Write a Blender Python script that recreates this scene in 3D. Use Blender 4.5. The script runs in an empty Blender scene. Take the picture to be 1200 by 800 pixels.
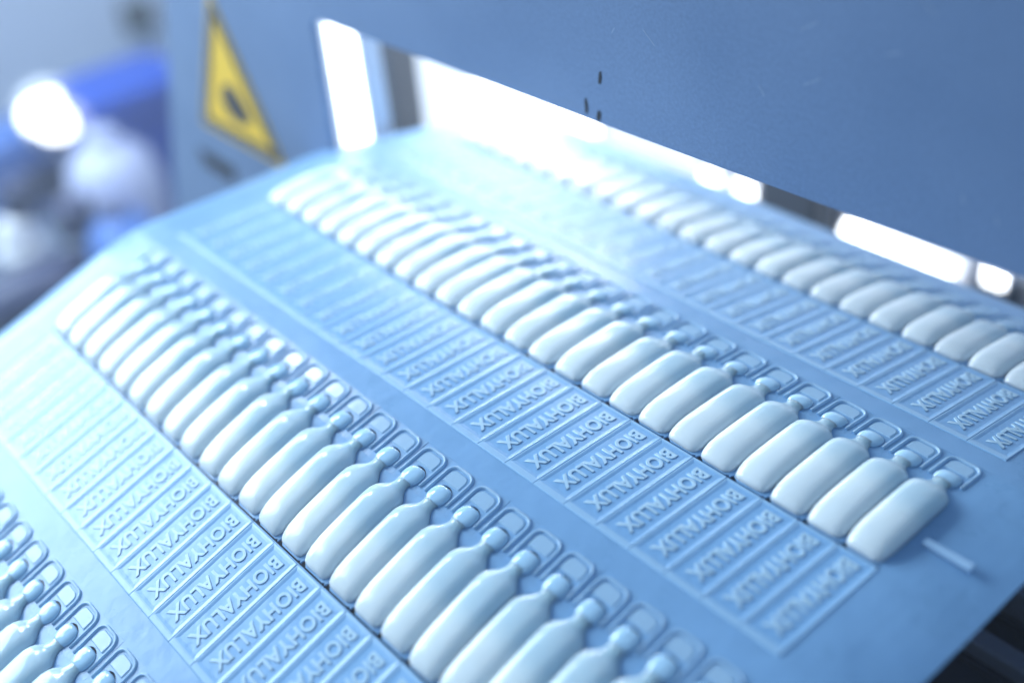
import bpy, bmesh, math, random
from mathutils import Matrix, Vector
random.seed(7)
S = 0.001                                   # everything below is written in millimetres
sc = bpy.context.scene
C = sc.collection
R = math.radians

# ------------------------------------------------------------------ camera
cam = bpy.data.cameras.new('camera')
cam_o = bpy.data.objects.new('camera', cam); C.objects.link(cam_o)
right = Vector((0.65782, 0.74918, -0.07753)); down = Vector((0.39175, -0.42824, -0.81434)); fwd = Vector((-0.64328, 0.50531, -0.57519))
cm = Matrix.Identity(4)
for i in range(3):
    cm[i][0] = right[i]; cm[i][1] = -down[i]; cm[i][2] = -fwd[i]
cm.translation = Vector((117.35, -150.98, 218.55)) * S
cam_o.matrix_world = cm
cam.sensor_width = 36; cam.lens = 1383.56 / 1200 * 36
cam.clip_start = 0.01; cam.clip_end = 30
cam.dof.use_dof = True; cam.dof.focus_distance = 0.334; cam.dof.aperture_fstop = 3.3
sc.camera = cam_o

# ------------------------------------------------------------------ world, lamps, exposure
w = bpy.data.worlds.new('World'); sc.world = w; w.use_nodes = True
bg = w.node_tree.nodes['Background']
bg.inputs[0].default_value = (0.40, 0.65, 1.0, 1); bg.inputs[1].default_value = 0.43
def area(name, loc, target, sx, sy, power, col):
    l = bpy.data.lights.new(name, 'AREA'); l.shape = 'RECTANGLE'; l.size = sx * S; l.size_y = sy * S
    l.energy = power; l.color = col
    o = bpy.data.objects.new(name, l); C.objects.link(o); o.location = Vector(loc) * S
    o.rotation_euler = (Vector(target) - Vector(loc)).to_track_quat('-Z', 'Y').to_euler()
    return o
area('soft_light_left', (-900, -260, 330), (-230, -20, -20), 650, 520, 15.5, (0.72, 0.88, 1.0))  # added broad soft light for the left-to-right falloff; no window stands there
area('glint_light_back', (-640, 40, 420), (-120, 30, 0), 60, 60, 0.8, (0.85, 0.93, 1.0))  # small unseen light added for glints on caps and shoulders
area('machine_lamp_inside', (-330, 205, 84), (-265, 165, -15), 190, 14, 0.40, (0.90, 0.93, 1.0))
area('housing_fill_rear', (-400, 240, 210), (-400, 300, -60), 240, 60, 0.55, (0.88, 0.92, 1.0))  # unseen light added to brighten the housing behind the slot
area('wall_fill_far', (-820, 240, 480), (-1300, 330, -300), 300, 300, 3.2, (0.80, 0.88, 1.0))  # unseen light added to lift the far wall and cabinet
sc.view_settings.view_transform = 'Standard'; sc.view_settings.look = 'None'
sc.view_settings.exposure = 0.10; sc.view_settings.gamma = 1.0; sc.view_settings.use_curve_mapping = False
sc.render.engine = 'CYCLES'; sc.cycles.use_denoising = True
sc.cycles.max_bounces = 7; sc.cycles.use_adaptive_sampling = True; sc.cycles.adaptive_threshold = 0.02

# ------------------------------------------------------------------ helpers
def link(name, mesh, mat=None, parent=None, mw=None):
    o = bpy.data.objects.new(name, mesh); C.objects.link(o)
    if mat and not mesh.materials: mesh.materials.append(mat)
    if parent: o.parent = parent
    if mw is not None: o.matrix_local = mw
    return o
def empty(name, loc=(0, 0, 0)):
    o = bpy.data.objects.new(name, None); C.objects.link(o); o.location = Vector(loc) * S
    o.empty_display_size = 0.01
    return o
def tag(o, label=None, cat=None, group=None, kind=None):
    if label: o['label'] = label
    if cat: o['category'] = cat
    if group: o['group'] = group
    if kind: o['kind'] = kind
    return o
def mesh(name, verts, faces, smooth=False):
    m = bpy.data.meshes.new(name)
    m.from_pydata([(x * S, y * S, z * S) for x, y, z in verts], [], faces)
    bm = bmesh.new(); bm.from_mesh(m)
    bmesh.ops.recalc_face_normals(bm, faces=bm.faces); bm.to_mesh(m); bm.free()
    if smooth:
        for p in m.polygons: p.use_smooth = True
    m.update(); return m
def box_mesh(name, x0, x1, y0, y1, z0, z1, bev=0.0, seg=2):
    bm = bmesh.new(); bmesh.ops.create_cube(bm, size=1)
    for v in bm.verts:
        v.co = Vector(((x0 + x1) / 2 + v.co.x * (x1 - x0), (y0 + y1) / 2 + v.co.y * (y1 - y0), (z0 + z1) / 2 + v.co.z * (z1 - z0))) * S
    if bev: bmesh.ops.bevel(bm, geom=bm.edges[:], offset=bev * S, segments=seg, affect='EDGES', profile=0.5)
    m = bpy.data.meshes.new(name); bm.to_mesh(m); bm.free(); return m
def lathe_mesh(name, prof, n=32, axis='z'):
    vs, fs = [], []
    for r, h in prof:
        for k in range(n):
            a = 2 * math.pi * k / n; x, y = r * math.cos(a), r * math.sin(a)
            vs.append({'z': (x, y, h), 'x': (h, x, y), 'y': (x, h, y)}[axis])
    for i in range(len(prof) - 1):
        for k in range(n):
            fs.append((i * n + k, i * n + (k + 1) % n, (i + 1) * n + (k + 1) % n, (i + 1) * n + k))
    fs.append(tuple(range(n))); fs.append(tuple((len(prof) - 1) * n + k for k in range(n)))
    return mesh(name, vs, fs, True)
def poly_slab(name, loops, depth, bevel=0.0):
    """outline (first loop) with holes (other loops), in the XY plane, thickness depth centred on z = 0"""
    cu = bpy.data.curves.new(name, 'CURVE'); cu.dimensions = '2D'; cu.fill_mode = 'BOTH'
    for lp in loops:
        sp = cu.splines.new('POLY'); sp.points.add(len(lp) - 1)
        for p, (x, y) in zip(sp.points, lp): p.co = (x * S, y * S, 0, 1)
        sp.use_cyclic_u = True
    cu.extrude = depth / 2 * S; cu.bevel_depth = bevel * S; cu.bevel_resolution = 1
    o = bpy.data.objects.new(name, cu); C.objects.link(o)
    dg = bpy.context.evaluated_depsgraph_get(); dg.update()
    m = bpy.data.meshes.new_from_object(o.evaluated_get(dg)); m.name = name
    bpy.data.objects.remove(o); bpy.data.curves.remove(cu)
    m.materials.clear()
    return m
def arc(cx, cy, r, a0, a1, n):
    return [(cx + r * math.cos(R(a0 + (a1 - a0) * i / n)), cy + r * math.sin(R(a0 + (a1 - a0) * i / n))) for i in range(n + 1)]

# ------------------------------------------------------------------ materials
def new_mat(name):
    m = bpy.data.materials.new(name); m.use_nodes = True
    return m, m.node_tree.nodes, m.node_tree.links, m.node_tree.nodes['Principled BSDF']
def plain(name, col, rough=0.5, metal=0.0, emit=None, strength=0.0, noise=0.0, scale=60.0, bump=0.0):
    m, n, l, b = new_mat(name)
    b.inputs['Base Color'].default_value = (*col, 1); b.inputs['Roughness'].default_value = rough; b.inputs['Metallic'].default_value = metal
    if emit:
        b.inputs['Emission Color'].default_value = (*emit, 1); b.inputs['Emission Strength'].default_value = strength
    if noise or bump:
        tc = n.new('ShaderNodeTexCoord'); nz = n.new('ShaderNodeTexNoise'); nz.inputs['Scale'].default_value = scale; nz.inputs['Detail'].default_value = 5
        l.new(tc.outputs['Object'], nz.inputs['Vector'])
        if noise:
            mx = n.new('ShaderNodeMix'); mx.data_type = 'RGBA'
            mx.inputs[6].default_value = (*[c * (1 - noise) for c in col], 1); mx.inputs[7].default_value = (*[min(1, c * (1 + noise)) for c in col], 1)
            l.new(nz.outputs['Fac'], mx.inputs[0]); l.new(mx.outputs[2], b.inputs['Base Color'])
        if bump:
            bp = n.new('ShaderNodeBump'); bp.inputs['Strength'].default_value = bump; bp.inputs['Distance'].default_value = 0.0005
            l.new(nz.outputs['Fac'], bp.inputs['Height']); l.new(bp.outputs['Normal'], b.inputs['Normal'])
    return m
def plastic(name, col, rough, sss, trans=0.25, bump=0.15, spec=0.5):
    """milky polyethylene: soft sub-surface body plus some light let straight through"""
    m, n, l, b = new_mat(name)
    b.inputs['Base Color'].default_value = (*col, 1); b.inputs['Roughness'].default_value = rough
    b.inputs['Specular IOR Level'].default_value = spec
    b.inputs['Subsurface Weight'].default_value = sss
    b.inputs['Subsurface Radius'].default_value = (0.7, 0.9, 1.0); b.inputs['Subsurface Scale'].default_value = 0.003
    tc = n.new('ShaderNodeTexCoord'); nz = n.new('ShaderNodeTexNoise'); nz.inputs['Scale'].default_value = 55; nz.inputs['Detail'].default_value = 4
    l.new(tc.outputs['Object'], nz.inputs['Vector'])
    bp = n.new('ShaderNodeBump'); bp.inputs['Strength'].default_value = bump; bp.inputs['Distance'].default_value = 0.002
    l.new(nz.outputs['Fac'], bp.inputs['Height']); l.new(bp.outputs['Normal'], b.inputs['Normal'])
    n2 = n.new('ShaderNodeTexNoise'); n2.inputs['Scale'].default_value = 38; n2.inputs['Detail'].default_value = 6; n2.inputs['Roughness'].default_value = 0.6
    l.new(tc.outputs['Object'], n2.inputs['Vector'])
    cm_ = n.new('ShaderNodeMix'); cm_.data_type = 'RGBA'; l.new(n2.outputs['Fac'], cm_.inputs[0])
    cm_.inputs[6].default_value = (*[c * 0.86 for c in col], 1); cm_.inputs[7].default_value = (*[min(0.97, c * 1.10 + 0.03) for c in col], 1)
    l.new(cm_.outputs[2], b.inputs['Base Color'])
    rr = n.new('ShaderNodeMapRange'); rr.inputs['To Min'].default_value = rough - 0.08; rr.inputs['To Max'].default_value = rough + 0.10
    l.new(n2.outputs['Fac'], rr.inputs['Value']); l.new(rr.outputs[0], b.inputs['Roughness'])
    if trans:
        tr = n.new('ShaderNodeBsdfTranslucent'); tr.inputs['Color'].default_value = (*col, 1)
        mx = n.new('ShaderNodeMixShader'); mx.inputs[0].default_value = trans
        out = n['Material Output']
        l.new(b.outputs[0], mx.inputs[1]); l.new(tr.outputs[0], mx.inputs[2]); l.new(mx.outputs[0], out.inputs['Surface'])
    return m
M_film = plastic('thin_polyethylene_film', (0.29, 0.54, 0.82), 0.28, 0.0, 0.25, 0.3)
M_panel = plastic('label_polyethylene', (0.27, 0.52, 0.81), 0.27, 0.0, 0.10, 0.3)
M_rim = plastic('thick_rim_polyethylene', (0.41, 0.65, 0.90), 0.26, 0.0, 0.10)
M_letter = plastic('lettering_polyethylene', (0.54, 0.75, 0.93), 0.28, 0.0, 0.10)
M_tab = plastic('tab_polyethylene', (0.48, 0.70, 0.91), 0.20, 0.0, 0.25)
M_cap = plastic('cap_polyethylene', (0.46, 0.70, 0.93), 0.13, 0.15, 0.0, 0.5)
M_flash = plastic('flash_polyethylene', (0.42, 0.63, 0.85), 0.3, 0.0, 0.1)

def body_material():
    m, n, l, b = new_mat('filled_ampoule_polyethylene')
    tc = n.new('ShaderNodeTexCoord'); sp = n.new('ShaderNodeSeparateXYZ'); l.new(tc.outputs['Object'], sp.inputs[0])
    nz = n.new('ShaderNodeTexNoise'); nz.inputs['Scale'].default_value = 150; nz.inputs['Detail'].default_value = 3
    oi = n.new('ShaderNodeObjectInfo')
    l.new(tc.outputs['Object'], nz.inputs['Vector'])
    ad = n.new('ShaderNodeMath'); ad.operation = 'MULTIPLY_ADD'; ad.inputs[1].default_value = 0.004
    l.new(nz.outputs['Fac'], ad.inputs[0]); l.new(sp.outputs['Y'], ad.inputs[2])
    a2 = n.new('ShaderNodeMath'); a2.operation = 'MULTIPLY_ADD'; a2.inputs[1].default_value = 0.006
    l.new(oi.outputs['Random'], a2.inputs[0]); l.new(ad.outputs[0], a2.inputs[2])
    mr = n.new('ShaderNodeMapRange'); mr.inputs['From Min'].default_value = 0.020; mr.inputs['From Max'].default_value = 0.030
    mr.interpolation_type = 'SMOOTHSTEP'; l.new(a2.outputs[0], mr.inputs['Value'])
    mx = n.new('ShaderNodeMix'); mx.data_type = 'RGBA'
    mx.inputs[6].default_value = (0.82, 0.92, 0.98, 1)      # white emulsion behind the wall
    mx.inputs[7].default_value = (0.66, 0.83, 0.98, 1)      # air space above the fill line
    l.new(mr.outputs[0], mx.inputs[0])
    m2 = n.new('ShaderNodeMapRange'); m2.inputs['From Min'].default_value = 0.030; m2.inputs['From Max'].default_value = 0.036; l.new(sp.outputs['Y'], m2.inputs['Value'])
    x2 = n.new('ShaderNodeMix'); x2.data_type = 'RGBA'; x2.inputs[7].default_value = (0.50, 0.75, 0.98, 1)   # bare neck wall
    l.new(mx.outputs[2], x2.inputs[6]); l.new(m2.outputs[0], x2.inputs[0]); l.new(x2.outputs[2], b.inputs['Base Color'])
    b.inputs['Roughness'].default_value = 0.15
    tw = n.new('ShaderNodeMapRange'); tw.inputs['To Min'].default_value = 0.03; tw.inputs['To Max'].default_value = 0.15
    l.new(mr.outputs[0], tw.inputs['Value']); l.new(tw.outputs[0], b.inputs['Transmission Weight']); b.inputs['IOR'].default_value = 1.45
    b.inputs['Subsurface Weight'].default_value = 0.9; b.inputs['Subsurface Radius'].default_value = (0.9, 0.95, 1.0); b.inputs['Subsurface Scale'].default_value = 0.005
    bp = n.new('ShaderNodeBump'); bp.inputs['Strength'].default_value = 0.12; bp.inputs['Distance'].default_value = 0.0015
    l.new(nz.outputs['Fac'], bp.inputs['Height']); l.new(bp.outputs['Normal'], b.inputs['Normal'])
    return m
M_body = body_material()

def plate_material():
    m, n, l, b = new_mat('brushed_steel_plate')
    tc = n.new('ShaderNodeTexCoord')
    mp = n.new('ShaderNodeMapping'); mp.inputs['Scale'].default_value = (900, 900, 14); l.new(tc.outputs['Object'], mp.inputs[0])
    br = n.new('ShaderNodeTexNoise'); br.inputs['Scale'].default_value = 1; br.inputs['Detail'].default_value = 4; l.new(mp.outputs[0], br.inputs['Vector'])
    cl = n.new('ShaderNodeTexNoise'); cl.inputs['Scale'].default_value = 22; cl.inputs['Detail'].default_value = 6; l.new(tc.outputs['Object'], cl.inputs['Vector'])
    mx = n.new('ShaderNodeMix'); mx.data_type = 'RGBA'
    mx.inputs[6].default_value = (0.17, 0.27, 0.46, 1); mx.inputs[7].default_value = (0.27, 0.38, 0.59, 1)
    l.new(cl.outputs['Fac'], mx.inputs[0])
    m2 = n.new('ShaderNodeMix'); m2.data_type = 'RGBA'; m2.blend_type = 'MULTIPLY'; m2.inputs[0].default_value = 0.35
    l.new(mx.outputs[2], m2.inputs[6]); l.new(br.outputs['Fac'], m2.inputs[7]); l.new(m2.outputs[2], b.inputs['Base Color'])
    b.inputs['Metallic'].default_value = 0.25; b.inputs['Roughness'].default_value = 0.38
    bp = n.new('ShaderNodeBump'); bp.inputs['Strength'].default_value = 0.12; bp.inputs['Distance'].default_value = 0.0003
    l.new(br.outputs['Fac'], bp.inputs['Height']); l.new(bp.outputs['Normal'], b.inputs['Normal'])
    return m
M_plate = plate_material()
M_scratch = plain('bare_scratch', (0.55, 0.62, 0.72), 0.3, 0.5)
M_mark = plain('black_smear', (0.008, 0.010, 0.018), 0.6)  # colours the smears and the black patch painted for the cut-out
M_yellow = plain('warning_yellow', (0.82, 0.52, 0.03), 0.5, noise=0.12, scale=300)
M_black = plain('warning_black', (0.035, 0.035, 0.045), 0.5)
M_dark = plain('dark_painted_metal', (0.020, 0.022, 0.045), 0.45, 0.2, noise=0.3, bump=0.1)
M_rail = plain('grey_rail_metal', (0.26, 0.27, 0.34), 0.35, 0.6, noise=0.2)
M_post = plain('dark_grey_post', (0.06, 0.075, 0.10), 0.5, noise=0.15)
M_white = plain('white_housing', (0.78, 0.80, 0.86), 0.5, noise=0.05)
M_wall = plain('pale_wall', (0.66, 0.76, 0.95), 0.7, noise=0.06, scale=4)
M_blue = plain('blue_plastic', (0.005, 0.06, 0.42), 0.4, noise=0.1)
M_lamp = plain('lit_lamp_face', (0.9, 0.9, 0.9), 0.5, emit=(0.93, 0.97, 1.0), strength=5.0)
M_lamp2 = plain('lit_diffuser', (0.9, 0.9, 0.9), 0.5, emit=(0.93, 0.97, 1.0), strength=2.4)
M_soft = plain('housing_glow', (0.8, 0.82, 0.88), 0.5, emit=(0.86, 0.90, 1.0), strength=0.5)  # even glow standing in for light falling on the pale housing
M_lav = plain('lavender_plastic', (0.42, 0.46, 0.66), 0.45)
M_navy = plain('navy_enamel', (0.02, 0.03, 0.10), 0.4)
M_palebl = plain('pale_blue_enamel', (0.35, 0.55, 0.85), 0.35)
M_midbl = plain('mid_blue_enamel', (0.06, 0.16, 0.48), 0.4)
M_floor = plain('floor_paint', (0.22, 0.26, 0.36), 0.5, noise=0.2, scale=6)

# ------------------------------------------------------------------ the setting
fl = link('floor', box_mesh('floor', -3500, 1500, -2500, 3000, -920, -900), M_floor); tag(fl, kind='structure')
wl = link('wall', box_mesh('wall', -2120, -2100, -2500, 3000, -900, 1600), M_wall); tag(wl, kind='structure')

# ------------------------------------------------------------------ the sheet's cross profile (y, z) with one tilt per section
L = (39.38, 33.48, 16.52, 8.30)                      # label, body to neck, neck to tab end, plain strip
ROWS = [('A', (23.5, 22.5, 20.5, 18.0)), ('B', (17.32, 18.8, 12.8, 5.5)), ('C', (-0.8, 0.9, -5.0, -9.5)), ('D', (-9.78, -11.5, -14.5, -20.0))]
sections = {}                                        # (row, i) -> (y, z, angle)
y, z = 0.0, 0.0
for r, angs in ROWS[2:]:
    for i in range(4):
        sections[r, i] = (y, z, R(angs[i])); y += L[i] * math.cos(R(angs[i])); z += L[i] * math.sin(R(angs[i]))
END = (y, z)
y, z = 0.0, 0.0
for r, angs in reversed(ROWS[:2]):
    for i in (3, 2, 1, 0):
        y -= L[i] * math.cos(R(angs[i])); z -= L[i] * math.sin(R(angs[i])); sections[r, i] = (y, z, R(angs[i]))
START = (y, z)
P = 12.0; K0, K1 = -1, 23                            # unit boundaries at x = -P * k
X_END, X_NEAR = -310.0, 38.0
def droop(x):                                        # the sheet bends down past its last ampoules at both ends
    return -max(0.0, -288.0 - x) ** 2 / 50.0 - max(0.0, x - 13.0) ** 2 / 260.0
TH = 0.55                                            # film thickness

sheet = empty('ampoule_sheet', (0, 0, 0))
tag(sheet, 'curved translucent blue plastic sheet carrying rows of filled white ampoules', 'ampoule sheet')

def sect_matrix(r, i, x=0.0):
    yy, zz, a = sections[r, i]
    return Matrix.Translation(Vector((x, yy, zz)) * S) @ Matrix.Rotation(a, 4, 'X')

# film: label, body and plain strips over the whole width; round the tabs only the margins (each tab brings its own web)
def film_mesh():
    vs, fs = [], []
    def strip(m, xs, v0, v1, notch=False, wave=0.0):
        """slab between v0(x) and v1 in the section's own plane"""
        fine = []
        for (xa, da), (xb, db) in zip(xs, xs[1:]):
            n_ = max(1, int((xb - xa) / 4.0)); fine += [(xa + (xb - xa) * i / n_, da + (db - da) * i / n_) for i in range(n_)]
        xs = fine + [xs[-1]]
        b = len(vs); n = len(xs)
        for x, d in xs:
            for vv, dz in ((v0 + d, 0), (v1, 0), (v0 + d, -TH), (v1, -TH)):
                p = m @ Vector((x * S, vv * S, dz * S)); vs.append((p.x / S, p.y / S, p.z / S + droop(x)))
        for i in range(n - 1):
            a, c = b + 4 * i, b + 4 * (i + 1)
            fs.extend([(a, c, c + 1, a + 1), (a + 2, a + 3, c + 3, c + 2), (a, a + 2, c + 2, c), (a + 1, c + 1, c + 3, a + 3)])
        fs.append((b, b + 1, b + 3, b + 2)); e = b + 4 * (n - 1); fs.append((e, e + 2, e + 3, e + 1))
    for r, _ in ROWS:
        full = [(X_END, 0), (X_NEAR, 0)]
        m = sect_matrix(r, 0); strip(m, full, 0.0, L[0] - 0.12)
        m = sect_matrix(r, 1)                            # slit and notches beside each ampoule's foot
        xs = [(X_END, -0.12), (-P * K1 - 0.02, -0.12)]
        for k in range(K1, K0, -1):
            x = -P * k
            xs += [(x, 0.30), (x + 0.5, 1.7), (x + 1.7, 1.1), (x + 2.6, 0.38), (x + 10.6, 0.38), (x + 11.6, 0.9), (x + 11.98, 0.30)]
        xs += [(-P * K0 + 0.02, -0.12), (X_NEAR, -0.12)]
        strip(m, xs, 0.0, L[1] + 2.0)
        m = sect_matrix(r, 2)
        strip(m, [(X_END, 0), (-P * K1, 0)], 0.0, L[2]); strip(m, [(-P * K0, 0), (X_NEAR, 0)], 0.0, L[2])
        m = sect_matrix(r, 3); strip(m, full, 0.0, L[3])
    # far lip rolling down behind the last row
    yy, zz = END; a = R(-22)
    for i in range(6):
        m = Matrix.Translation(Vector((0, yy, zz)) * S) @ Matrix.Rotation(a, 4, 'X'); strip(m, [(X_END, 0), (X_NEAR, 0)], 0, 6.0)
        yy += 6 * math.cos(a); zz += 6 * math.sin(a); a -= R(7)
    return mesh('film', vs, fs)
link('film', film_mesh(), M_film, sheet)

# ---- one unit's pieces (local x = along the row, y = towards the tab, z = up)
def label_panel_mesh():
    # tray with a raised rim: wide at the free end, thin beside the ampoule
    x0, x1, y0, y1 = 0.03, P - 0.03, 0.25, L[0] - 0.35
    h, hf = 0.32, 0.10
    def rg(a, b, c, zz): return [(x0 + a, y0 + b, zz), (x1 - a, y0 + b, zz), (x1 - a, y1 - c, zz), (x0 + a, y1 - c, zz)]
    rings = [rg(0, 0, 0, 0), rg(.01, .12, .06, h - .16), rg(.12, .4, .2, h), rg(.42, 1.7, .5, h), rg(.72, 2.2, .8, h - .07), rg(1.2, 2.9, 1.3, hf + .06), rg(1.5, 3.2, 1.6, hf)]
    vs = [p for r_ in rings for p in r_]; fs = []
    for i in range(len(rings) - 1):
        for k in range(4):
            fs.append((i * 4 + k, i * 4 + (k + 1) % 4, (i + 1) * 4 + (k + 1) % 4, (i + 1) * 4 + k))
    fs.append(tuple(range((len(rings) - 1) * 4, len(rings) * 4)))
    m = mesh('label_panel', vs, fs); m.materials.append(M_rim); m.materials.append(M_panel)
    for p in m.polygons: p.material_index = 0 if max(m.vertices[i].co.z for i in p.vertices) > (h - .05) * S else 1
    return m
def lettering_mesh():
    cu = bpy.data.curves.new('lettering', 'FONT'); cu.body = 'BIOHYALUX'; cu.size = 0.0072; cu.extrude = 0.00007; cu.bevel_depth = 0.00012
    cu.bevel_resolution = 1; cu.resolution_u = 3; cu.offset = 0.00016; cu.space_character = 1.05
    o = bpy.data.objects.new('lettering', cu); C.objects.link(o)
    dg = bpy.context.evaluated_depsgraph_get(); dg.update()
    m = bpy.data.meshes.new_from_object(o.evaluated_get(dg)); bpy.data.objects.remove(o); bpy.data.curves.remove(cu)
    xs = [v.co.x for v in m.vertices]; ys = [v.co.y for v in m.vertices]
    w0, w1, h0, h1 = min(xs), max(xs), min(ys), max(ys)
    for v in m.vertices:
        u = (v.co.x - w0) / (w1 - w0); t = (v.co.y - h0) / (h1 - h0)
        v.co = Vector(((P / 2 - 2.65 + 5.3 * t) * S, (L[0] - 3.0 - u * 31.6) * S, v.co.z + 0.20 * S))
    m.materials.clear(); return m
def ampoule_mesh():
    # (distance from the foot, half width, height above the film, squareness)
    st = [(0.75, 3.0, 0.7, 2.6), (0.95, 4.2, 1.4, 2.6), (1.7, 5.0, 2.2, 2.8), (3.2, 5.5, 3.0, 3.0), (5.5, 5.82, 3.7, 3.2), (9, 5.95, 4.2, 3.3), (14, 5.97, 4.45, 3.3),
          (20, 5.98, 4.6, 3.2), (25.5, 5.98, 4.6, 3.1), (28.4, 5.94, 4.3, 3.0), (30.2, 5.7, 3.6, 2.8), (31.4, 5.2, 2.95, 2.6), (32.3, 4.4, 2.35, 2.4), (33.1, 3.6, 1.9, 2.2), (34.0, 2.9, 1.6, 2.1), (35.0, 2.5, 1.4, 2.0), (36.0, 2.5, 1.3, 2.0), (36.8, 2.8, 1.3, 2.0)]
    n = 18; vs, fs = [], []
    for t, hw, hh, e in st:
        for k in range(n + 1):
            a = math.pi * k / n; c, s_ = math.cos(a), math.sin(a)
            vs.append((math.copysign(abs(c) ** (2 / e), c) * hw + P / 2, t, (abs(s_) ** (2 / e)) * hh + 0.02))
        vs.append((P / 2, t, -0.25))
    w_ = n + 2
    for i in range(len(st) - 1):
        for k in range(w_):
            fs.append((i * w_ + k, i * w_ + (k + 1) % w_, (i + 1) * w_ + (k + 1) % w_, (i + 1) * w_ + k))
    fs.append(tuple(range(w_))); fs.append(tuple((len(st) - 1) * w_ + k for k in range(w_)))
    return mesh('ampoule', vs, fs, True)
def tab_mesh():
    # web with a crescent cut beyond the cap, plus the raised loop round the grip
    cx = P / 2
    out = [(0.01, 1.9), (P - 0.01, 1.9), (P - 0.01, L[2] - 0.01), (0.01, L[2] - 0.01)]
    cres = arc(cx, 5.7, 3.75, 22, 158, 14) + list(reversed(arc(cx, 5.7, 3.1, 22, 158, 14)))
    m = poly_slab('web', [out, cres], TH); m.materials.append(M_film); m.materials.append(M_tab)
    bm = bmesh.new(); bm.from_mesh(m)
    bmesh.ops.translate(bm, verts=bm.verts, vec=(0, 0, -TH / 2 * S))
    # the loop: a rounded bead swept along a U
    r = 2.7; hw = 4.75; ytop = L[2] - 0.9
    path = [(cx - hw, 4.2), (cx - hw, 8.0)] + [(cx - hw + r - r * math.cos(R(a)), ytop - r + r * math.sin(R(a))) for a in range(0, 91, 15)] + \
           [(cx + hw - r + r * math.sin(R(a)), ytop - r + r * math.cos(R(a))) for a in range(0, 91, 15)] + [(cx + hw, 8.0), (cx + hw, 4.2)]
    def sweep(path, rw, rh):
        prev = None; k = 8
        for i, p in enumerate(path):
            a = path[max(0, i - 1)]; b = path[min(len(path) - 1, i + 1)]
            t = Vector((b[0] - a[0], b[1] - a[1])).normalized(); nn = Vector((-t.y, t.x))
            ring = []
            for j in range(k + 1):
                an = math.pi * j / k
                q = Vector(p) + nn * (math.cos(an) * rw)
                ring.append(bm.verts.new((q.x * S, q.y * S, (math.sin(an) * rh - 0.02) * S)))
            if prev:
                for j in range(k):
                    f = bm.faces.new((prev[j], prev[j + 1], ring[j + 1], ring[j])); f.smooth = True; f.material_index = 1
            else: bm.faces.new(ring)
            prev = ring
        bm.faces.new(prev)
    sweep(path, 0.5, 0.68)
    # shallow raised grip pad inside the loop
    pr = 1.9; ph = 3.7; y0, y1 = 9.9, ytop - 1.0
    pad = arc(cx + ph - pr, y1 - pr, pr, 0, 90, 4) + arc(cx - ph + pr, y1 - pr, pr, 90, 180, 4) + [(cx - ph, y0), (cx + ph, y0)]
    lo = [bm.verts.new((x * S, yy * S, 0.0)) for x, yy in pad]
    hi = [bm.verts.new(((cx + (x - cx) * 0.86) * S, (y0 + (yy - y0) * 0.88 + 0.3) * S, 0.32 * S)) for x, yy in pad]
    for i in range(len(pad)):
        j = (i + 1) % len(pad); bm.faces.new((lo[i], lo[j], hi[j], hi[i])).material_index = 1
    bm.faces.new(hi).material_index = 1
    bmesh.ops.recalc_face_normals(bm, faces=bm.faces)
    bm.to_mesh(m); bm.free(); return m
def cap_mesh():
    # hollow head between neck and grip
    st = [(2.4, 2.3, 1.2), (3.2, 2.9, 1.4), (4.3, 3.5, 1.5), (5.8, 3.65, 1.45), (7.2, 3.4, 1.25), (8.2, 2.7, 0.9), (8.7, 1.9, 0.5)]
    n = 14; vs, fs = [], []
    for t, hw, hh in st:
        for k in range(n + 1):
            a = math.pi * k / n; vs.append((math.cos(a) * hw + P / 2, t, math.sin(a) ** 0.8 * hh + 0.01))
        vs.append((P / 2, t, -0.2))
    w_ = n + 2
    for i in range(len(st) - 1):
        for k in range(w_):
            fs.append((i * w_ + k, i * w_ + (k + 1) % w_, (i + 1) * w_ + (k + 1) % w_, (i + 1) * w_ + k))
    fs.append(tuple(range(w_))); fs.append(tuple((len(st) - 1) * w_ + k for k in range(w_)))
    m = mesh('cap', vs, fs, True)
    # two small moulding dimples read as pips on the head
    return m
me_label, me_letter, me_body, me_tab, me_cap = label_panel_mesh(), lettering_mesh(), ampoule_mesh(), tab_mesh(), cap_mesh()
for r, _ in ROWS:
    mb = [sect_matrix(r, i) for i in range(3)]
    for k in range(K0 + 1, K1 + 1):
        x = -P * k
        jit = Matrix.Translation(Vector((P / 2, 15, 0)) * S) @ Matrix.Rotation(R(random.gauss(0, 0.6)), 4, 'Z') @ Matrix.Rotation(R(random.gauss(0, 1.3)), 4, 'Y') @ Matrix.Diagonal((1, random.uniform(0.985, 1.01), random.uniform(0.93, 1.06), 1)) @ Matrix.Translation(Vector((-P / 2, -15, 0)) * S)
        T = Matrix.Translation(Vector((x, 0, 0)) * S)
        body = link('ampoule', me_body, M_body, sheet, T @ mb[1] @ jit)
        inv = (T @ mb[1] @ jit).inverted()
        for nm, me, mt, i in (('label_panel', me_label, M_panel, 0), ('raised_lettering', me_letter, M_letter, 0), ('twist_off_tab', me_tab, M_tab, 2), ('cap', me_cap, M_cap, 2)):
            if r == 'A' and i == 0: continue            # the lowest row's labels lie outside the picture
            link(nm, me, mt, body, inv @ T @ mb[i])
# moulding flash left on the margin beside the last ampoule
fm = box_mesh('moulding_flash', 15, 28.5, 52.6, 55.0, -0.3, 1.1, 0.4)
link('moulding_flash', fm, M_flash, sheet, None)

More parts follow.
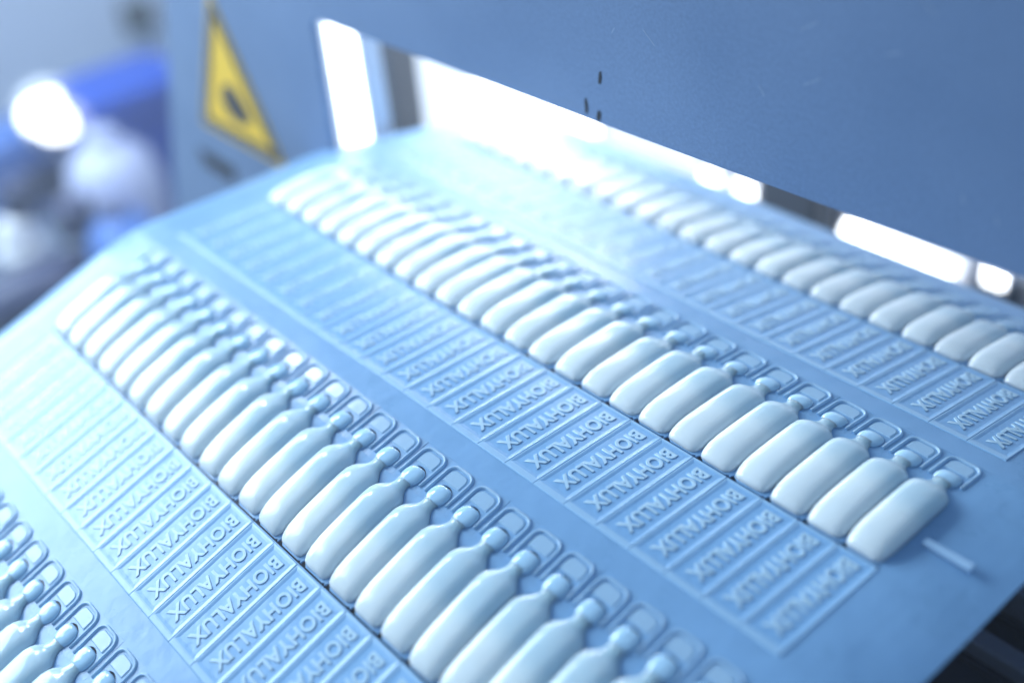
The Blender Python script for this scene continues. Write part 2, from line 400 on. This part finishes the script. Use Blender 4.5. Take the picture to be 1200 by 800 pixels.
# ------------------------------------------------------------------ the steel guard plate with its slot
plate = empty('guard_plate', (0, 83, 0))
tag(plate, 'scratched blue-grey steel machine plate with a long slot above the sheet', 'machine plate')
def zslot(x): return 63.6 + 0.0164 * x
xl = -291.0
loop = [(-392, 330), (420, 330), (420, zslot(420))] + [(xl + 5 - 5 * math.sin(R(a)), zslot(xl) - 5 + 5 * math.cos(R(a))) for a in range(0, 91, 15)] + [(xl - 8, -220), (-520, -220), (-481, -91), (-452, -23), (-425, 38)]
pm = poly_slab('panel', [loop], 3.0, 0.25)
link('panel', pm, M_plate, plate, Matrix.Translation((0, 0.0015, 0)) @ Matrix.Rotation(R(90), 4, 'X'))
for (mx_, mz_, mw_, mh_, tilt) in ((-125.2, 76.5, 1.2, 4.4, 4), (-131.8, 65.6, 1.2, 5.2, -6), (-126.3, 63.8, 1.6, 3.6, 5)):
    pts = [(-mw_ / 2, -mh_ / 2), (mw_ * 0.3, -mh_ * 0.45), (mw_ * 0.6, 0.1 * mh_), (mw_ * 0.25, mh_ / 2), (-mw_ * 0.35, mh_ * 0.4), (-mw_ * 0.55, -0.1 * mh_)]
    link('black_smear', poly_slab('smear', [pts], 0.12), M_mark, plate, Matrix.Translation(Vector((mx_, -0.33, mz_)) * S) @ Matrix.Rotation(R(tilt), 4, 'Y') @ Matrix.Rotation(R(90), 4, 'X'))
for i in range(26):
    sx, sz = random.uniform(-120, 60), random.uniform(72, 150); ln = random.uniform(1.5, 8)
    link('scratch', box_mesh('scratch', -ln / 2, ln / 2, -0.02, 0.02, -0.06, 0.06), M_scratch, plate,
         Matrix.Translation(Vector((sx, -0.28, sz)) * S) @ Matrix.Rotation(R(random.choice((-35, 40, 70, -60)) + random.uniform(-15, 15)), 4, 'Y'))
# black patch painted for a cut-out's dark opening, low and left of the slot
link('painted_cutout', poly_slab('cutout_patch', [[(-19, 5), (19, 5), (16, -5), (-16, -5)]], 0.3), M_mark, plate, Matrix.Translation(Vector((-411, -0.45, -47)) * S) @ Matrix.Rotation(R(90), 4, 'X'))

# ------------------------------------------------------------------ warning sign on the plate
sign = empty('warning_sign', (-376, 82.2, -22))
tag(sign, 'yellow triangular warning sign with dark border on the steel plate', 'sign')
def tri(w_, h_, y0, r):
    vx = [(-w_ / 2, y0), (w_ / 2, y0), (0, y0 + h_)]; out = []
    for i in range(3):
        p = Vector(vx[i]); a = Vector(vx[i - 1]); b = Vector(vx[(i + 1) % 3])
        out += [tuple(p + (a - p).normalized() * r), tuple(p + ((a - p).normalized() + (b - p).normalized()) * r * 0.32), tuple(p + (b - p).normalized() * r)]
    return out
RX = Matrix.Rotation(R(90), 4, 'X')
link('backing', poly_slab('backing', [tri(80, 76, -2, 3)], 0.4), M_yellow, sign, RX)
link('border', poly_slab('border', [tri(76, 71.5, -0.4, 3), list(reversed(tri(62, 57.5, 4.2, 2)))], 0.3), plain('faded_border', (0.03, 0.03, 0.035), 0.5), sign, Matrix.Translation((0, -0.0003, 0)) @ RX)
hand = [(1.6 * a, 1.45 * b - 6) for a, b in [(-7, 15), (-4, 11), (2, 9.5), (6, 11.5), (9, 12), (8, 16), (5, 20), (1, 23), (-3, 22.5), (-6, 20)]]
link('pictogram', poly_slab('pictogram', [hand], 0.3), M_black, sign, Matrix.Translation(Vector((1, -0.3, 2)) * S) @ RX)

# ------------------------------------------------------------------ lamps and machine pieces behind the slot
def lamp(name, label, x0, x1, y_, z0, z1, m=M_lamp, group=None, d=14, bev=3):
    e = empty(name, ((x0 + x1) / 2, y_ + d, z0)); tag(e, label, 'lamp', group)
    w_ = (x1 - x0) / 2; h_ = z1 - z0
    link('housing', box_mesh('housing', -w_ - 1.2, w_ + 1.2, -d + 2.2, 0, -1.2, h_ + 1.2, 1), M_white, e)
    link('diffuser', box_mesh('diffuser', -w_, w_, -d, -d + 2, 0, h_, bev * 0.3), m, e)
    return e
lamp('strip_lamp', 'bright upright strip lamp at the left end of the slot', -341, -320, 118, -60, 70)
post = empty('machine_post', (-462, 222, -300)); tag(post, 'dark grey upright post behind the slot beside the strip lamp', 'post')
link('shaft', box_mesh('shaft', -27, 27, -12, 12, 4, 420, 2), M_post, post)
link('foot', box_mesh('foot', -30, 30, -20, 20, 0, 4, 1), M_post, post)
back = empty('machine_housing', (-280, 345, -300)); tag(back, 'pale white machine housing seen through the slot behind the sheet', 'housing')
link('back_panel', box_mesh('back_panel', -480, 420, 0, 12, 0, 420, 1), M_white, back)
link('base_rail', box_mesh('base_rail', -480, 420, -10, 0, 0, 30, 1), M_rail, back)
lamp('glow_panel', 'added glowing panel for lit housing between the dark post and wide lamp', -640, -508, 330, -220, 60, M_soft)  # this and the next panel are added glow, not lamps
lamp('glow_panel', 'added glowing panel for lit housing between wide lamp and the square lamps', -381, -300, 330, -200, 60, M_soft)
lamp('wide_lamp', 'wide glaring lamp behind the slot above the far ampoules', -505, -384, 325, -190, 60)
lamp('square_lamp', 'left one of two small square lamps under the plate edge', -294, -282, 325, -120, -107, bev=4)
lamp('square_lamp', 'right one of two small square lamps, beside the dark block', -269, -257, 325, -118, -105, bev=4)
blk = empty('junction_block', (-231, 340, -160)); tag(blk, 'dark grey block between the lamps under the plate edge', 'block')
link('block_body', box_mesh('block_body', -21, 21, -16, 0, 0, 90, 1.5), M_post, blk)
link('block_cover', box_mesh('block_cover', -17, 17, -18, -16, 6, 84, 0.6), M_post, blk)
ll = empty('bulb_strip', (-160, 338, -118)); tag(ll, 'row of glaring round bulbs under the right half of the plate edge', 'lamp')
link('bulb_bracket', box_mesh('bulb_bracket', -40, 34, -4, 0, -4, 20, 1), M_white, ll)
for bx, bz, br in ((-27, 12, 7), (-15, 8, 9), (-2, 9, 8), (9, 5, 9), (21, 5, 7)):
    link('bulb', lathe_mesh('bulb', [(br * 0.3, -20), (br * 0.8, -18), (br, -12), (br * 0.8, -6), (br * 0.4, -4)], 20, 'y'), M_lamp, ll, Matrix.Translation(Vector((bx, 0, bz)) * S))
blk2 = empty('junction_block', (-108, 340, -170)); tag(blk2, 'small dark block below the plate at the right picture edge', 'block')
link('block_body', box_mesh('block_body', -9, 9, -16, 0, 0, 62, 1.5), M_post, blk2)
link('block_cover', box_mesh('block_cover', -7, 7, -18, -16, 5, 57, 0.6), M_post, blk2)
lamp('spot_lamp', 'small lamp above the small dark block at right edge', -113, -102, 322, -106, -94, bev=4)

# ------------------------------------------------------------------ dark machine bed and rails under the sheet
bed = empty('machine_bed', (-100, 0, -110)); tag(bed, 'dark navy machine bed below the near right edge of the sheet', 'machine bed')
link('bed_plate', box_mesh('bed_plate', -260, 330, -260, 300, 0, 14, 2), M_dark, bed)
for n_, (y0, y1, h, lab) in enumerate(((108, 115, 10, 'thin grey guide rail along the dark bed under the sheet'), (131, 150, 16, 'broad grey-brown guide rail farther in under the sheet'))):
    g = empty('guide_rail', (-100, (y0 + y1) / 2, -96)); tag(g, lab, 'rail')
    hw = (y1 - y0) / 2
    link('rail_bar', box_mesh('rail_bar', -250, 320, -hw, hw, 2, h, 1.5), M_rail, g)
    link('rail_foot', box_mesh('rail_foot', -250, 320, -hw - 1.5, hw + 1.5, 0, 2, 0.3), M_dark, g)

# ------------------------------------------------------------------ blurred machinery far left
cab = empty('machine_cabinet', (-1500, 430, -900)); tag(cab, 'pale machine cabinet far behind at upper left', 'cabinet')
link('cabinet_body', box_mesh('cabinet_body', -200, 200, -330, 420, 0, 1000, 8), M_wall, cab)
link('cabinet_door', box_mesh('cabinet_door', 200, 212, -310, 400, 60, 960, 3), M_wall, cab)
kn = link('door_handle', box_mesh('door_handle', 212, 236, -40, 0, 625, 665, 8), M_post, cab)
tote = empty('blue_crate', (-955, 246, -340)); tag(tote, 'blurred bright blue crate beside the left edge of the plate', 'crate')
link('crate_body', box_mesh('crate_body', -40, 40, -50, 50, 0, 140, 5), M_blue, tote)
link('crate_rim', box_mesh('crate_rim', -45, 45, -55, 55, 122, 144, 3), M_blue, tote)
drum = empty('white_drum', (-852, 178, -310)); tag(drum, 'pale rounded drum in front of the blue crate', 'drum')
link('drum_body', lathe_mesh('drum_body', [(10, 0), (34, 2), (40, 14), (42, 60), (36, 86), (22, 100), (3, 104)]), M_lav, drum)
link('drum_lid', lathe_mesh('drum_lid', [(14, 101), (14, 112), (10, 115), (2, 115)]), M_lav, drum)
mot = empty('dark_motor', (-820, 76, -300)); tag(mot, 'dark navy motor in the left corner just above the sheet', 'motor')
link('motor_body', lathe_mesh('motor_body', [(14, -60), (25, -56), (26, 40), (20, 52), (6, 56)], axis='y'), M_navy, mot)
link('motor_foot', box_mesh('motor_foot', -26, 26, -40, 30, -46, -20, 3), M_navy, mot)
for nm, lab, (vx, vy, vz), sc_ in (('dark_valve', 'small dark valve at the picture edge left of the pale pipe', (-852, 92, -232), 1.0), ('dark_valve', 'small dark valve in the blur below the white drum', (-815, 122, -250), 1.15)):
    vv = empty(nm, (vx, vy, vz)); tag(vv, lab, 'valve')
    link('valve_body', lathe_mesh('valve_body', [(6 * sc_, -14), (13 * sc_, -10), (14 * sc_, 8), (7 * sc_, 14)]), M_navy, vv)
    link('valve_wheel', lathe_mesh('valve_wheel', [(4 * sc_, 14), (15 * sc_, 16), (15 * sc_, 20), (4 * sc_, 22)]), M_navy, vv)
pp = empty('pale_pipe', (-890, 90, -420)); tag(pp, 'pale pinkish upright pipe at the far left picture edge', 'pipe')
link('pipe_tube', lathe_mesh('pipe_tube', [(17, 0), (17, 150), (14, 158), (3, 160)]), M_white, pp)
link('pipe_collar', lathe_mesh('pipe_collar', [(18, 120), (22, 121), (22, 134), (18, 135)]), M_white, pp)
hs = empty('blue_tank', (-785, 148, -330)); tag(hs, 'deep blue tank low beside the sheet edge and the drum', 'tank')
link('tank_body', lathe_mesh('tank_body', [(8, 0), (26, 3), (30, 14), (30, 66), (22, 82), (4, 88)]), M_midbl, hs)
link('tank_cap', lathe_mesh('tank_cap', [(9, 85), (9, 94), (2, 96)]), M_navy, hs)
ub = empty('blue_motor_cover', (-1030, 160, -330)); tag(ub, 'deep blue cover behind the glaring work lamp', 'cover')
link('cover_shell', box_mesh('cover_shell', -30, 30, -60, 70, 0, 95, 10, 3), M_midbl, ub)
link('cover_vent', box_mesh('cover_vent', 30, 33, -40, 50, 20, 60, 1), M_navy, ub)
wl_ = empty('round_work_lamp', (-985, 186, -262)); tag(wl_, 'glaring white work lamp in the blur at far left', 'lamp')
for dx, dy, rr in ((0, 0, 23), (6, -16, 16), (-4, 12, 17)):
    link('lamp_glass', lathe_mesh('lamp_glass', [(rr * 0.6, 0), (rr, 3), (rr * 0.9, 8), (3, 12)], axis='x'), M_lamp, wl_, Matrix.Translation(Vector((0, dy, 40 + dx)) * S))
link('lamp_head', lathe_mesh('lamp_head', [(10, -40), (24, -34), (32, -6), (32, 0)], axis='x'), M_white, wl_, Matrix.Translation(Vector((0, 0, 40)) * S))
link('lamp_stem', lathe_mesh('lamp_stem', [(6, -200), (6, 10)]), M_white, wl_, Matrix.Translation(Vector((-20, 0, 0)) * S))

# ------------------------------------------------------------------ added scattering volume that imitates veiling glare of the lens
hz = link('glare_veil', box_mesh('glare_veil', -3000, 1200, -2400, 2600, -895, 1500)); tag(hz, 'added pale scattering volume imitating lens glare over the room', 'glare_veil', kind='stuff')
hm = bpy.data.materials.new('glare_scatter'); hm.use_nodes = True; nt = hm.node_tree; nt.nodes.clear()
ho = nt.nodes.new('ShaderNodeOutputMaterial'); pv = nt.nodes.new('ShaderNodeVolumePrincipled')
pv.inputs['Color'].default_value = (0.80, 0.90, 1.0, 1); pv.inputs['Density'].default_value = 0.16; pv.inputs['Anisotropy'].default_value = 0.45
nt.links.new(pv.outputs[0], ho.inputs['Volume']); hz.data.materials.append(hm)
